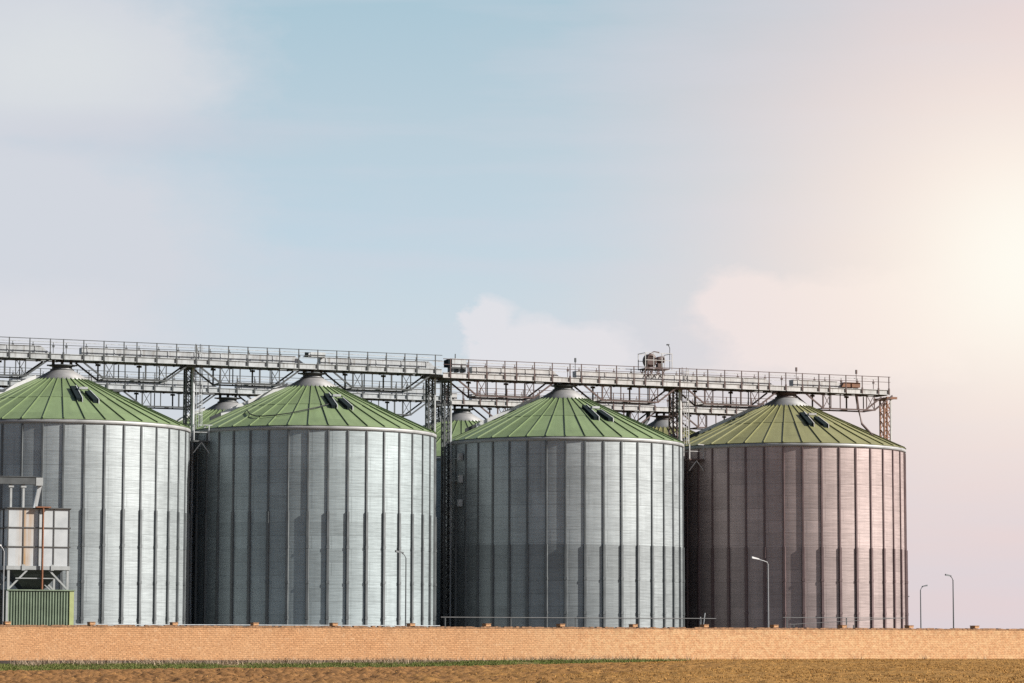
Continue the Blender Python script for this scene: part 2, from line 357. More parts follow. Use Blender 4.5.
def make_silo(name, pos, roll, z_off, step, wall, roof, stiff, ringm, label, group, vturn=0.0):
    d = math.hypot(pos.x, pos.y); rz = -math.asin(pos.x / d)
    t = empty(name, (pos.x, pos.y, z_off), rz, label, 'grain silo', group)
    def part(key, fn, mat, parent=None, rot=0, nm=None):
        if key not in PROTO: PROTO[key] = fn().build(nm or key, mat, parent or t); o = PROTO[key]
        else: o = link_copy(PROTO[key], parent or t)
        o.name = nm or key
        o.material_slots[0].link = 'OBJECT'; o.material_slots[0].material = mat
        o.rotation_euler.z = rot; return o
    part('shell', shell_mb, wall, rot=roll)
    rf = part('roof', roof_mb, roof, rot=roll)
    part('eave_ring', ring_mb, MAT['ring'])
    c = part('roof_collar', cap_mb, MAT['cap'], rf)
    part('inlet_neck', neck_mb, MAT['galvd'] if ringm is MAT['galv'] else MAT['flare_brown'])
    for i, (a, r0, r1) in enumerate(((V1, 4.7, 7.35), (V2, 5.7, 7.55))):
        v = part('vent%d' % i, lambda: vent_mb(r0, r1), MAT['dark'], rot=a + vturn, nm='roof_vent'); part('ventframe%d' % i, lambda: vent_frame_mb(r0, r1), ringm, v, nm='vent_frame')
    part('vent_walkway', vent_deck_mb, ringm, rot=vturn)
    part('roof_stair', stair_mb, MAT['lite2'], rot=R_(-80))
    part('roof_hatch', hatch_mb, MAT['galvd'], rot=R_(-80))
    key = 'stiffener_%g' % step
    for k in range(NP):
        o = part(key, lambda: stiffener_mb(step), stiff, rot=roll + 2 * math.pi * k / NP, nm='stiffener')
    return t

SILO_S = []
for px, roll, zo, step, wk, rk, sk, gk, lab in (
    (61, R_(1.2), .03, 12.15, 's1', 'r1', 'stiff', 'galv', 'big corrugated steel grain silo, green roof, behind the rusty bin, cut off at left'),
    (312, R_(-1.6), .17, 12.15, 's2', 'r1', 'stiff', 'galv', 'big steel grain silo with a black cable sagging across its green roof'),
    (563.5, R_(1.0), -.07, 9.95, 's3', 'r1', 'stiff', 'galv', 'big steel grain silo with clearly darker lower rings, between twin lattice towers and drive platform'),
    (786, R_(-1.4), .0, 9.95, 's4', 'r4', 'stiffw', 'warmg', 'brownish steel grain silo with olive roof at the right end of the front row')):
    s, _ = sp(px, 430, P_ROW); SILO_S.append(s); p = W(s, P_ROW)
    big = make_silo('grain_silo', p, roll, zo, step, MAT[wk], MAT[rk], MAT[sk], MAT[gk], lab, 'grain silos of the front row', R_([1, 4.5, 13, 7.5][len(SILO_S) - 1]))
P_BACK = P_ROW + 27.3; BACK_S = []
for px, zo, wk, rk, gk, lab in (
    (-3, 0, 's2', 'r1', 'galv', 'rear silo whose grey collar peeps over the roof of the leftmost front silo'),
    (227.5, 0, 's1', 'r1', 'galv', 'rear silo with green roof peeping out just right of the grey caged ladder tower'),
    (462, -.3, 's2', 'r1', 'galv', 'rear silo with green roof seen behind the twin lattice towers'),
    (664, -.3, 's3', 'r4', 'warmg', 'rear silo with olive roof seen behind the brown lattice tower')):
    s, _ = sp(px, 430, P_BACK); BACK_S.append(s)
    make_silo('grain_silo', W(s, P_BACK), 0, zo, 12.15, MAT[wk], MAT[rk], MAT['stiff'], MAT[gk], lab, 'grain silos of the rear row')

big = [o for o in COL.objects if o.get('category') == 'grain silo'][3]; big.scale = (1.02, 1.02, 1)
# sagging cable over the roof of the second silo
def roof_pt(si, px, py, lift=.1):        # where the sight line meets the roof cone of front silo si
    c = W(SILO_S[si], P_ROW); d = ray(px, py).normalized(); zo = (.03, .17, -.07, 0)[si]
    t0 = (c - CAM).length - 14
    for i in range(2000):
        q = CAM + d * (t0 + i * .02); r = math.hypot(q.x - c.x, q.y - c.y)
        if r < RS + .1 and q.z < rz_roof(r) + zo + lift: return q
    return q
pts = [roof_pt(1, x, y, .16) for x, y in ((247, 410), (250, 414), (256, 416), (264, 416), (276, 415), (290, 413), (304, 410), (318, 407), (329, 404))]
b = MB(); b.tube(pts, .05, 6); tag(b.build('cable', MAT['cable']), 'thin black cable sagging across a green silo roof', 'cable')

# ------------------------------------------------------------------ gantries
def truss_mb(x0, x1, y=1.05, zt=-.04, zb=-1.5, run=2.0):
    b = MB(); run = min(run, (x1 - x0) * .32); w = .11
    for sy in (-y, y):
        b.bar((x0, sy, zt), (x0 + run, sy, zb), w, .14); b.bar((x1, sy, zt), (x1 - run, sy, zb), w, .14)
        b.bar((x0 + run - .1, sy, zb), (x1 - run + .1, sy, zb), .12, .13)
        n = max(2, round((x1 - x0 - 2 * run) / 1.75)); xs = [x0 + run + (x1 - x0 - 2 * run) * i / n for i in range(n + 1)]
        for i, x in enumerate(xs):
            b.bar((x, sy, zb), (x, sy, zt), .08 if i % 2 else .12)
            if i % 2 == 0: b.box((x - .22, sy - .06, zt - .20), (x + .22, sy + .06, zt - .02))
        if sy < 0:
            for i in (0, n - 1):
                xa = xs[i] + (0 if i == 0 else xs[i + 1] - xs[i] - .85); xb = xa + .85
                b.bar((xa, sy, zb), (xb, sy, zt), .05); b.bar((xa, sy, zt), (xb, sy, zb), .05); b.bar((xb if i == 0 else xa, sy, zb), (xb if i == 0 else xa, sy, zt), .08)
    for x in (x0 + run, (x0 + x1) / 2, x1 - run): b.bar((x, -y, zb), (x, y, zb), .1)
    return b
def gantry(label, s0, s1, P, z, caps, towers, cases, mats, phase=0.0):
    beam, post, casem = mats
    t = empty('conveyor_gantry', W(s0, P, z), TH, label, 'conveyor bridge', 'conveyor bridges above the silo roofs')
    ln = s1 - s0
    for sy in (-1.2, 1.2):
        b = MB(); y = sy; o = .06 if sy > 0 else -.06
        b.box((0, y - .03, .06), (ln, y + .03, .44)); b.box((0, y - .12, 0), (ln, y + .12, .055)); b.box((0, y - .09, .445), (ln, y + .09, .485))
        b.build('side_beam', beam, t)
    b = MB(); b.box((.02, -1.08, .10), (ln - .02, 1.08, .16)); x = .5
    while x < ln: b.box((x - .06, -1.07, -.06), (x + .06, 1.07, .095)); x += 1.75
    b.build('walkway_deck', post, t)
    pm = None; qm = None
    for sy in (-1.27, 1.27):
        b = MB()
        for zz, r in ((1.72, .028), (1.22, .022)): b.bar((0, sy, zz), (ln, sy, zz), r * 2)
        rail = b.build('handrail', beam if sy > 0 else post, t)
        x = .3 + phase + (.9 if sy > 0 else 0); i = 0
        while x < ln:
            if pm is None:
                q = MB(); q.box((-.04, -.035, .02), (.04, .035, 1.76)); q.box((-.075, -.05, .0), (.075, .05, .62)); pm = q.build('post', post, rail); o = pm
            elif sy > 0 and qm is None:
                q = MB(); q.box((-.025, -.025, .3), (.025, .025, 1.7)); q.box((-.08, -.06, 1.28), (.10, .06, 1.46)); qm = q.build('post', post, rail); o = qm
            else: o = link_copy(pm if sy < 0 else qm, rail)
            o.location = (x, sy, 0); x += 1.78 if i % 4 != 3 else 1.15; i += 1
    for a, c in cases:
        b = MB(); a -= s0; c -= s0
        vs = []
        for y in (-.42, .42): vs += [(a, y, .56), (c, y, .56), (c - .02, y, .62), (c - .75, y, 1.16), (a, y, 1.16)]
        b.add(vs, [(0, 1, 2, 3, 4), (9, 8, 7, 6, 5), (0, 5, 6, 1), (1, 6, 7, 2), (2, 7, 8, 3), (3, 8, 9, 4), (4, 9, 5, 0)])
        b.box((a, -.47, 1.16), (c - .75, .47, 1.2)); x = a + .5
        while x < c - .9: b.box((x - .03, -.46, .54), (x + .03, .46, 1.155)); x += 2.4
        o = b.build('conveyor_casing', casem, t)
        e = MB(); vs = [(c - .74 + k * .012, y, zz) for k, (y, zz) in enumerate(())]
        e.box((c - .02, -.40, .16), (c + .12, .40, .60)); e.build('head_cover', MAT['dark'] if casem is not MAT['warmg'] else MAT['flare_brown'], o)
    marks = sorted([(c, 1.45) for c in caps] + [(w, .45) for w in towers])
    for (a, ga), (c, gc) in zip(marks, marks[1:]):
        if c - a - ga - gc > 3.5: truss_mb(a - s0 + ga, c - s0 - gc).build('truss', post, t)
    return t
def tower(label, s, P, ztop, w=.75, mat='galvd', pipe=None, cage=False, land=None, boxes=None):
    t = empty('lattice_tower', W(s, P, 0), TH, label, 'tower', 'lattice towers carrying the conveyor bridges')
    h = w / 2; m = MAT[mat]; lm = MAT['galv'] if mat in ('galvd',) else MAT['warmg']
    for x in (-h, h):
        for y in (-h, h):
            b = MB(); b.box((x - .07, y - .07, 0), (x + .07, y + .07, ztop)); b.build('leg', lm if (x > 0 and y < 0) else m, t)  # right front leg paler: its sunlit face is put into the colour
    b = MB(); z = .4; i = 0
    while z < ztop - .6:
        z1 = z + w * 1.15
        for y in (-h, h):
            b.bar((-h, y, z), (h, y, z1 - .0), .055); b.bar((h, y, z), (-h, y, z1), .055)
        for x in (-h, h): b.bar((x, -h, z), (x, h, z1), .055)
        if i % 3 == 0:
            for y in (-h, h): b.bar((-h, y, z), (h, y, z), .08)
        z = z1; i += 1
    b.build('lacing', m, t)
    b = MB(); b.box((-h - .2, -1.3, ztop - .22), (h + .2, -1.1, ztop - .005)); b.box((-h - .2, 1.1, ztop - .22), (h + .2, 1.3, ztop - .005)); b.box((-h - .1, -1.1, ztop - .2), (h + .1, 1.1, ztop - .03))
    b.build('head_beam', m, t)
    if pipe:
        for x, y, r in pipe:
            b = MB(); b.tube([(x, y, .2), (x, y, ztop + .1)], r, 12); z = 2
            while z < ztop: b.tube([(x, y, z), (x, y, z + .12)], r + .05, 12); z += 3
            b.build('downpipe', lm, t)
    if cage:
        x, y = cage; top = ztop + 1.95
        b = MB()
        for dx in (-.22, .22): b.bar((x + dx, y, 1), (x + dx, y, top), .05)
        z = 1.2
        while z < top - .2: b.bar((x - .22, y, z), (x + .22, y, z), .03); z += .33
        b.build('ladder', m, t)
        b = MB(); z = 3
        arc = [(x + .42 * math.cos(a), y - .42 * math.sin(a)) for a in [math.pi * k / 6 for k in range(7)]]
        while z < top:
            b.tube([(ax, ay, z) for ax, ay in arc], .028, 5); z += .9
        for ax, ay in arc[1:-1]: b.bar((ax, ay, 3), (ax, ay, top - .1), .04)
        b.build('ladder_cage', lm, t)
    if land:
        x0, x1, y0, y1, z = land
        b = MB(); b.box((x0, y0, z - .14), (x1, y1, z)); o = b.build('landing', m, t)
        b = MB()
        for x in (x0 + .04, x1 - .04):
            for y in (y0 + .04, y1 - .04): b.bar((x, y, z), (x, y, z + 1.35), .08)
            b.bar((x, y0, z + 1.33), (x, y1, z + 1.33), .06); b.bar((x, y0, z + .7), (x, y1, z + .7), .05)
        b.bar((x0, y0 + .04, z + .7), (x1, y0 + .04, z + .7), .05); b.bar((x0 + (x1 - x0) * .6, y0 + .04, z + 1.33), (x1 + .25, y0 + .04, z + 1.33), .07)
        b.build('guard_rail', lm, o)
        b = MB(); xm = (x0 + x1) / 2
        b.bar((xm, y0 + .05, z - .16), (x0, y0 + .05, z - 1.1), .07); b.bar((xm, y0 + .05, z - .16), (x1, y0 + .05, z - 1.1), .07); b.build('brace', lm, o)
    if boxes:
        for x, y, z, a, hh in boxes:
            b = MB(); b.box((x - a, y - .15, z), (x + a, y + .15, z + hh)); b.box((x - a - .02, y - .17, z + hh), (x + a + .02, y + .17, z + hh + .03)); b.bar((h, -h, z + .2), (x, y + .14, z + .2), .06); b.build('junction_box', lm, t)
    return t
S1, S2, S3, S4 = SILO_S; B1, B2, B3, B4 = BACK_S
ZL, ZR = 25.3, 25.0
def sx(px, y, P): return sp(px, y, P)[0]
T1 = sx(188.5, 400, P_ROW + .3); T2A = sx(430.5, 400, P_ROW + .3); T2B = sx(446.5, 400, P_ROW + .3); T3 = sx(675, 400, P_ROW + .3); T4 = sx(885.5, 420, P_ROW + 1.6)
LEFT0 = S1 - 20
E2 = sx(437, 372, P_ROW); E4 = sx(889, 392, P_ROW - 1)
G1 = gantry('grey conveyor bridge with handrails over the two left front silos', LEFT0, E2, P_ROW, ZL, [S1, S2], [S1 - 11.3, T1, T2A],
       [(S1 - 15, S1 - 1.2), (S1 + 1.6, S2 - 1.0), (S2 + .6, E2 - .2)], (MAT['galv'], MAT['galvd'], MAT['galv']))
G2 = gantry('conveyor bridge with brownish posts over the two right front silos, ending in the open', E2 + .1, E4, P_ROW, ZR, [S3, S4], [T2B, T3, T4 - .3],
       [(T2B + 2.2, S3 - .6), (S3 + 1.1, S4 - 1.6), (S4 + .6, sx(842, 386, P_ROW))], (MAT['warmg'], MAT['flare_brown'], MAT['warmg']), .4)
BM = sx(437, 400, P_BACK); BE = sx(771, 410, P_BACK)
gantry('rear conveyor bridge seen behind and below the left grey bridge', B1 - 12, BM, P_BACK, ZL - .05, [B1, B2], [(B1 + B2) / 2, BM - .8], [(B1 + 1.3, B2 - 1.2), (B2 + .8, BM - .6)], (MAT['galv'], MAT['galvd'], MAT['galv']), .7)
gantry('rear conveyor bridge seen behind and below the right brownish bridge, ending over the olive roof', BM + .1, BE, P_BACK, ZR - .05, [B3, B4], [BM + 1.0, (B3 + B4) / 2 + .5, BE - .5], [(BM + 2, B3 - 1.0), (B3 + .9, B4 - 1.2), (B4 + .8, BE - 2)], (MAT['warmg'], MAT['flare_brown'], MAT['warmg']), .2)

tower('grey lattice tower with caged ladder and landing between the two left front silos', T1, P_ROW + .3, ZL, .62, 'galvd', pipe=[(.22, -.6, .15)], cage=(.72, -.35), land=(-.70, .72, -4.0, -2.7, 18.55))
tower('left one of the twin lattice towers, under the end of the grey bridge', T2A, P_ROW + .3, ZL, .62, 'galvd')
tower('right one of the twin lattice towers, with pale boxes on its side', T2B, P_ROW + .3, ZR, .62, 'galvd', boxes=[(.42, -2.3, 17.55, .2, .6), (.45, -2.3, 15.55, .2, .65), (.42, -2.3, 13.4, .2, .6)])
tower('brown lattice tower with caged ladder and landing between the two right front silos', T3, P_ROW + .3, ZR, .8, 'flare_brown', pipe=[(.18, -.7, .16)], cage=(.78, -.4), land=(-.55, .95, -4.1, -2.8, 18.15))
tower('short looking red brown lattice tower rising behind the olive roof at the right end', T4, P_ROW + 1.6, ZR - .02, .75, 'orange')
tower('rear grey lattice tower showing over the roof of the leftmost front silo', (B1 + B2) / 2, P_BACK, ZL - .05, .62, 'galvd')
tower('rear grey lattice tower behind the twin towers', BM, P_BACK, ZR - .05, .62, 'galvd')
tower('rear brown lattice tower behind the green roof next to the drive platform', (B3 + B4) / 2 + .5, P_BACK, ZR - .05, .62, 'flare_brown')
tower('rear brown lattice tower at the end of the rear bridge', BE - .5, P_BACK, ZR - .05, .62, 'flare_brown')

# machines on the bridges (things that stand on them)
def drive_platform():
    s, _ = sp(654, 370, P_ROW + .1)
    t = empty('drive_platform', W(s, P_ROW + .1, ZR + 1.14), TH, 'red brown drive drum with motor on a railed platform above the bridge', 'machine')
    m = MAT['flare_brown']; w = 1.25
    b = MB(); b.box((-w, -.8, .42), (w, .8, .5)); b.box((-w + .3, -.5, -.12), (w - .7, .5, .05))
    
    for y in (-.7, .7):
        for x in (-w + .15, -.75, -.1, .5): b.bar((x, y, -.1), (x + .3, y, .42), .07); b.bar((x + .3, y, -.1), (x, y, .42), .05)
    b.build('platform', m, t)
    b = MB()
    for y in (-.78, .78):
        for x in (-w, -.4, .45, w + .25): b.bar((x, y, .4), (x, y, 1.75), .06)
        for z in (1.73, 1.15): b.bar((-w - .05, y, z), (w + .3, y, z), .045)
    b.bar((w + .25, -.78, 1.73), (w + .25, .78, 1.73), .045); b.bar((-w, -.78, 1.73), (-w, .78, 1.73), .045); b.build('railing', MAT['warmg'], t)
    b = MB(); b.tube([(-.45, -.4, 1.15), (-.45, -.38, 1.15), (-.45, .38, 1.15), (-.45, .4, 1.15)], [.42, .56, .56, .42], 20); b.build('drum', m, t)
    b = MB(); b.tube([(.25, 0, 1.2), (.35, 0, 1.22), (.95, 0, 1.3), (1.05, 0, 1.3)], [.18, .28, .30, .14], 14); b.box((.3, -.25, .5), (.8, .25, .95)); b.build('motor', m, t)
    t.scale = (1, 1, 1.15)
    b = MB(); b.tube([(-1.05, -.72, .5), (-1.02, -.72, 1.2), (-.8, -.72, 1.65), (-.35, -.72, 1.85), (.2, -.72, 1.8)], .045, 6); b.build('hood_rail', MAT['flare_brown'], t)
    b = MB(); b.tube([(w + .1, -.6, .5), (w + .1, -.6, 2.2), (w - .05, -.6, 2.45)], .035, 6); b.box((w - .2, -.7, 2.42), (w + .02, -.5, 2.52)); b.build('lamp_pole', MAT['galvd'], t)
drive_platform()
s, _ = sp(446, 366, P_ROW - .3)
t = empty('conveyor_drive', W(s, P_ROW - .3, ZR + 1.15), TH, 'pale box shaped drive housing on the bridge above the twin towers', 'machine')
b = MB(); b.box((.35, -.6, -.1), (1.75, .6, .62)); b.box((.25, -.65, .63), (1.85, .65, .67)); b.build('housing', MAT['galv'], t)
b = MB(); b.box((0, -.55, -.08), (.34, .55, .58)); b.build('inlet', MAT['dark'], t)
b = MB()
for x in (.45, 1.05, 1.65): b.box((x - .06, -.6, -.55), (x + .06, .6, -.11))
b.box((.2, -.62, -.24), (1.6, -.601, -.12)); b.build('stand', MAT['galvd'], t)
b = MB(); b.tube([(.9, 0, .66), (.9, 0, 1.15)], .05, 6); b.build('vent_pipe', MAT['galvd'], t)
s, _ = sp(841, 386, P_ROW - .5)
t = empty('conveyor_tail', W(s, P_ROW - .3, ZR + .9), TH, 'long brown box on the right end of the bridge', 'machine')
b = MB(); b.add([(0, -.4, -.25), (2.0, -.4, -.25), (2.0, -.4, .22), (.25, -.4, .22), (0, .4, -.25), (2.0, .4, -.25), (2.0, .4, .22), (.25, .4, .22)], [(0, 1, 2, 3), (7, 6, 5, 4), (0, 4, 5, 1), (1, 5, 6, 2), (2, 6, 7, 3), (3, 7, 4, 0)]); b.build('housing', MAT['orange'], t)
b = MB()
for x in (.3, 1.0, 1.7): b.box((x - .05, -.45, -.5), (x + .05, .45, -.26))
b.build('stand', MAT['flare_brown'], t)
s, _ = sp(304, 362, P_ROW)
t = empty('conveyor_drive', W(s, P_ROW - .5, ZL + 1.15), TH, 'low pale cover with dark inlet on the bridge above the cable roof', 'machine')
b = MB(); b.box((.3, -.4, 0), (1.7, .4, .42)); b.add([(-.2, -.38, 0), (.29, -.38, 0), (.29, -.38, .42), (-.2, .38, 0), (.29, .38, 0), (.29, .38, .42)], [(0, 1, 2), (5, 4, 3), (0, 3, 4, 1), (0, 2, 5, 3), (1, 4, 5, 2)])
b.build('housing', MAT['galv'], t); b = MB(); b.box((-.25, -.42, .0), (.1, -.39, .38)); b.build('inlet', MAT['dark'], t)
# mooring of small lamp poles on the bridge rail
for px, py, z0, m, lab in ((575, 366, ZR, 'galvd', 'small lamp pole on the bridge rail between the twin towers and the drive platform'),
                           (796, 378, ZR, 'flare_brown', 'small lamp pole on the bridge rail above the olive roof'),
                           (856, 382, ZR, 'flare_brown', 'small lamp pole on the bridge rail beside the long brown box')):
    s, _ = sp(px, py, P_ROW + 1.2)
    t = empty('lamp_pole', W(s, P_ROW + 1.15, z0 + .485), TH, lab, 'lamp', 'small lamp poles on the bridge rail')
    b = MB(); b.tube([(0, 0, 0), (0, 0, 1.9)], .035, 6); b.build('pole', MAT[m], t)
    b = MB(); b.box((-.07, -.1, 1.66), (.07, .06, 2.05)); b.build('lamp_head', MAT[m], t)
# bent spouts
def spout(label, pts, r, mat):
    b = MB(); b.tube(pts, r, 10); tag(b.build('spout', MAT[mat]), label, 'pipe')
c4 = [at(x, y, P_ROW - 1) for x, y in ((856, 393), (858, 407), (862, 424), (872, 435))]
c4[-1] = roof_pt(3, 873, 436, .1)
spout('bent brown spout hanging from the bridge to the olive roof', c4, [.14, .12, .11, .11], 'flare_brown')
bp = W(B4, P_BACK, 0)
for i, (dx, lab) in enumerate(((-1.9, 'left one of two grey bent spouts under the rear bridge'), (-4.2, 'outer one of two grey bent spouts under the rear bridge'))):
    q = [W(B4 + dx, P_BACK - .3, 25), W(B4 + dx - .1, P_BACK - .3, 24.2), W(B4 + dx - .9, P_BACK - .6, 23.2), W(B4 + dx - 1.4, P_BACK - .8, rz_roof(abs(dx - 1.4) + .2) - .3)]
    spout('grey bent spout under the rear bridge, ' + ('nearer to the brown lattice tower' if i == 0 else 'farther from the brown lattice tower'), q, .22, 'galvd')

# ------------------------------------------------------------------ ground
def vnoise(x, y, seed=0):
    xi = np.floor(x).astype(np.int64); yi = np.floor(y).astype(np.int64); fx = x - xi; fy = y - yi
    fx = fx * fx * (3 - 2 * fx); fy = fy * fy * (3 - 2 * fy)
    def h(a, b):
        n = (a * 374761393 + b * 668265263 + seed * 974634777) & 0xffffffff
        n = ((n ^ (n >> 13)) * 1274126177) & 0xffffffff
        return ((n ^ (n >> 16)) & 0xffff) / 65535.0
    return (h(xi, yi) * (1 - fx) + h(xi + 1, yi) * fx) * (1 - fy) + (h(xi, yi + 1) * (1 - fx) + h(xi + 1, yi + 1) * fx) * fy
def sst(x): x = np.clip(x, 0, 1); return x * x * (3 - 2 * x)
SX = [30, 49.5, 67.9, 83.7, 96.0, 104.6, 118]
def base_z(s): return np.interp(s, [30, 49.5, 75, 95, 105], [-.36, -.36, -.26, -.08, 0])
def field_z(s): return np.interp(s, SX, [-.71, -.71, -.62, -.48, -.28, -.1, 0])
def straw_f(s, q):
    return sst((s + .5 * q - 84 + vnoise(s * .12, q * .12, 5) * 14 - 7) / 26)
def ground_z(s, q, clod=True):           # q: metres in front of the wall
    b0 = base_z(s); f0 = field_z(s + .5 * q)
    k = sst((q - .4) / 5.0)
    z = b0 * (1 - k) + f0 * k
    if clod:
        m = sst((q - 4.0) / 3.0) * (1 - .62 * straw_f(s, q))
        m2 = sst((q - .3) / 2)
        near = .45 + .75 * sst((q - 14) / 22)
        cl = (vnoise(s * 1.6, q * 1.1, 1) - .5) * .20 + (np.maximum(vnoise(s * 2.9, q * 2.2, 2) - .55, 0)) * .42 + (vnoise(s * .35, q * .9, 3) - .5) * .14
        z = z + cl * m * near + (vnoise(s * .08, q * .08, 4) - .5) * .12 * m2 + (vnoise(s * .9, q * .5, 41) - .5) * .10 * m * straw_f(s, q) + (vnoise(s * 3.1, q * 3.1, 6) - .5) * .05 * m2
    return np.where(q < 0, 0.0, z)
sa = np.concatenate([-8000 + np.array([0, 4000, 6500, 7500, 7850, 7950]), np.linspace(-20, 28, 30), np.arange(29, 141, .17), np.linspace(142, 200, 30), [260, 400, 800, 2000, 8000]])
qa = np.concatenate([[-9000, -3000, -1000, -300, -60, -5, -.36, -.34], np.arange(0, 74, .14), np.arange(74.1, 124, .2), np.linspace(125, 130, 6), np.linspace(132, 230, 40), [260, 400, 1000, 4000]])
SS, QQ = np.meshgrid(sa, qa)
ZZ = ground_z(SS, QQ)
px_ = E.x * SS - N.x * (P_WALL - QQ); py_ = E.y * SS - N.y * (P_WALL - QQ)
nv = SS.size; ns = len(sa); nq = len(qa)
me = bpy.data.meshes.new('field')
me.vertices.add(nv); me.vertices.foreach_set('co', np.stack([px_, py_, ZZ], -1).astype(np.float32).ravel())
ii, jj = np.meshgrid(np.arange(ns - 1), np.arange(nq - 1)); a = (jj * ns + ii).ravel()
fc = np.stack([a, a + ns, a + ns + 1, a + 1], -1)
me.loops.add(fc.size); me.loops.foreach_set('vertex_index', fc.ravel().astype(np.int32))
me.polygons.add(len(fc)); me.polygons.foreach_set('loop_start', (np.arange(len(fc)) * 4).astype(np.int32))
me.update(calc_edges=True)
at1 = me.attributes.new('straw', 'FLOAT', 'POINT'); at1.data.foreach_set('value', straw_f(SS, QQ).astype(np.float32).ravel())
vg = (1 - sst((QQ - 4.2 - vnoise(SS * .5, QQ * .5, 8) * 1.2) / .8)) * (1 - sst((SS - 90) / 14)) * (QQ > -.3)
at2 = me.attributes.new('verge', 'FLOAT', 'POINT'); at2.data.foreach_set('value', vg.astype(np.float32).ravel())
me.materials.append(MAT['soil']); me.validate()
fo = bpy.data.objects.new('field', me); COL.objects.link(fo); tag(fo, 'tilled brown field turning to golden stubble on the right', 'field', kind='structure')
if me.polygons[0].normal.z < 0: me.flip_normals()
b = MB(); c = [W(-100, P_WALL + .6, .006), W(300, P_WALL + .6, .006), W(300, P_WALL + 160, .006), W(-100, P_WALL + 160, .006)]
b.add(c, [(0, 1, 2, 3)]); tag(b.build('yard', MAT['yard']), 'gravel yard under the silos behind the brick wall', 'yard', kind='structure')

def blades(name, mat, s, q, h, w, lean, label, cat):
    n = len(s); z = ground_z(s, q) - .02
    x = E.x * s - N.x * (P_WALL - q); y = E.y * s - N.y * (P_WALL - q)
    az = rng.uniform(0, 2 * np.pi, n); dx = np.cos(az) * w / 2; dy = np.sin(az) * w / 2
    lx = rng.normal(0, 1, n) * lean * h; ly = rng.normal(0, 1, n) * lean * h
    v = np.stack([np.stack([x - dx, y - dy, z], -1), np.stack([x + dx, y + dy, z], -1), np.stack([x + lx + dx * .3, y + ly + dy * .3, z + h], -1)], 1)
    me = bpy.data.meshes.new(name); me.vertices.add(3 * n); me.vertices.foreach_set('co', v.astype(np.float32).ravel())
    me.loops.add(3 * n); me.loops.foreach_set('vertex_index', np.arange(3 * n, dtype=np.int32))
    me.polygons.add(n); me.polygons.foreach_set('loop_start', np.arange(n, dtype=np.int32) * 3)
    me.update(calc_edges=True); me.materials.append(mat)
    o = bpy.data.objects.new(name, me); COL.objects.link(o); return tag(o, label, cat, kind='stuff')
def patchy(n, s0, s1, q0, q1, sc, thr, seed, dens=None):
    s = rng.uniform(s0, s1, n); q = rng.uniform(q0, q1, n)
    k = vnoise(s * sc, q * sc, seed) + rng.uniform(-.15, .15, n) > thr
    if dens is not None: k &= rng.uniform(0, 1, n) < dens(s, q)
    return s[k], q[k]
s, q = patchy(120000, 30, 106, 1.0, 6.4, .35, .27, 21, lambda s, q: (1 - sst((s - 88) / 17)) * (1 - sst((q - 4.4) / 1.2)))
blades('grass', MAT['grass'], s, q, rng.uniform(.06, .22, len(s)), rng.uniform(.03, .06, len(s)), .35, 'strip of short green grass along the foot of the brick wall', 'grass')
s, q = patchy(22000, 40, 104, .05, 2.4, .45, .48, 22, lambda s, q: (1 - sst((s - 85) / 22)) * (1 - .6 * q / 2))
blades('dry_weeds', MAT['weed'], s, q, rng.uniform(.10, .55, len(s)), rng.uniform(.03, .055, len(s)), .6, 'pale dry weeds at the dark foot of the brick wall', 'weeds')
s, q = patchy(700000, 40, 142, .05, 122, .25, .40, 23, lambda s, q: straw_f(s, q) * .9 + .02)
blades('stubble', MAT['straw'], s, q, rng.uniform(.02, .075, len(s)) * (.6 + 1.0 * vnoise(s * .9, q * .9, 31)), rng.uniform(.03, .07, len(s)), .5, 'golden straw stubble on the right half of the field', 'stubble')
s, q = patchy(40000, 25, 110, 5, 75, .3, .5, 24)
blades('straw_litter', MAT['straw'], s, q, rng.uniform(.03, .12, len(s)), rng.uniform(.03, .07, len(s)), .9, 'bits of straw lying between the clods of the brown field', 'straw')
cl = [rng.normal(c, w, n) for c, w, n in ((51.5, .8, 110), (54, .5, 60), (57.5, .9, 120), (60.2, .35, 45), (63, .5, 40), (71, .6, 60), (79.5, .7, 70), (82, .3, 30), (86.5, .8, 60), (92, .5, 40))]
s = np.concatenate(cl); q = np.abs(rng.normal(.45, .25, len(s))) + .08
blades('dry_bushes', MAT['weed'], s, q, rng.uniform(.15, .75, len(s)), rng.uniform(.03, .06, len(s)), .45, 'pale leafless bushes leaning against the left half of the wall', 'weeds')
# a few taller weeds against the wall on the right
s = np.concatenate([rng.normal(c, .25, 14) for c in (124.5, 118.3, 107.5, 112, 130)]); q = np.abs(rng.normal(.35, .15, len(s))) + .1
blades('tall_weeds', MAT['weed'], s, q, rng.uniform(.15, .6, len(s)), rng.uniform(.03, .05, len(s)), .3, 'few taller dry weeds against the right half of the wall', 'weeds')

# ------------------------------------------------------------------ brick wall
sw0, sw1 = 15.0, 175.0; WH = 2.47
wt = empty('brick_wall', W(sw0, P_WALL, 0), TH, 'long sand coloured brick boundary wall in front of the silos', 'wall')
b = MB(); b.box((0, 0, -.02), (sw1 - sw0, .34, WH - .12)); b.build('brickwork', MAT['brick'], wt)
b = MB(); x = 0.0
while x < sw1 - sw0:
    dz = random.choice((-.05, -.02, 0, 0, .01, .02, .03)); dy = random.uniform(0, .02); wd = random.uniform(.22, .27)
    b.box((x, -.004 - dy, WH - .12), (x + wd - .012, .375, WH + dz)); x += wd
b.build('coping', MAT['coping'], wt)
b = MB(); b.box((0, -.05, -.9), (sw1 - sw0, .39, -.025)); b.build('plinth', MAT['plinth'], wt)
p0 = sx(8, 628, P_WALL); p1 = sx(977, 628, P_WALL); st = (p1 - p0) / 13; pm = cm = None
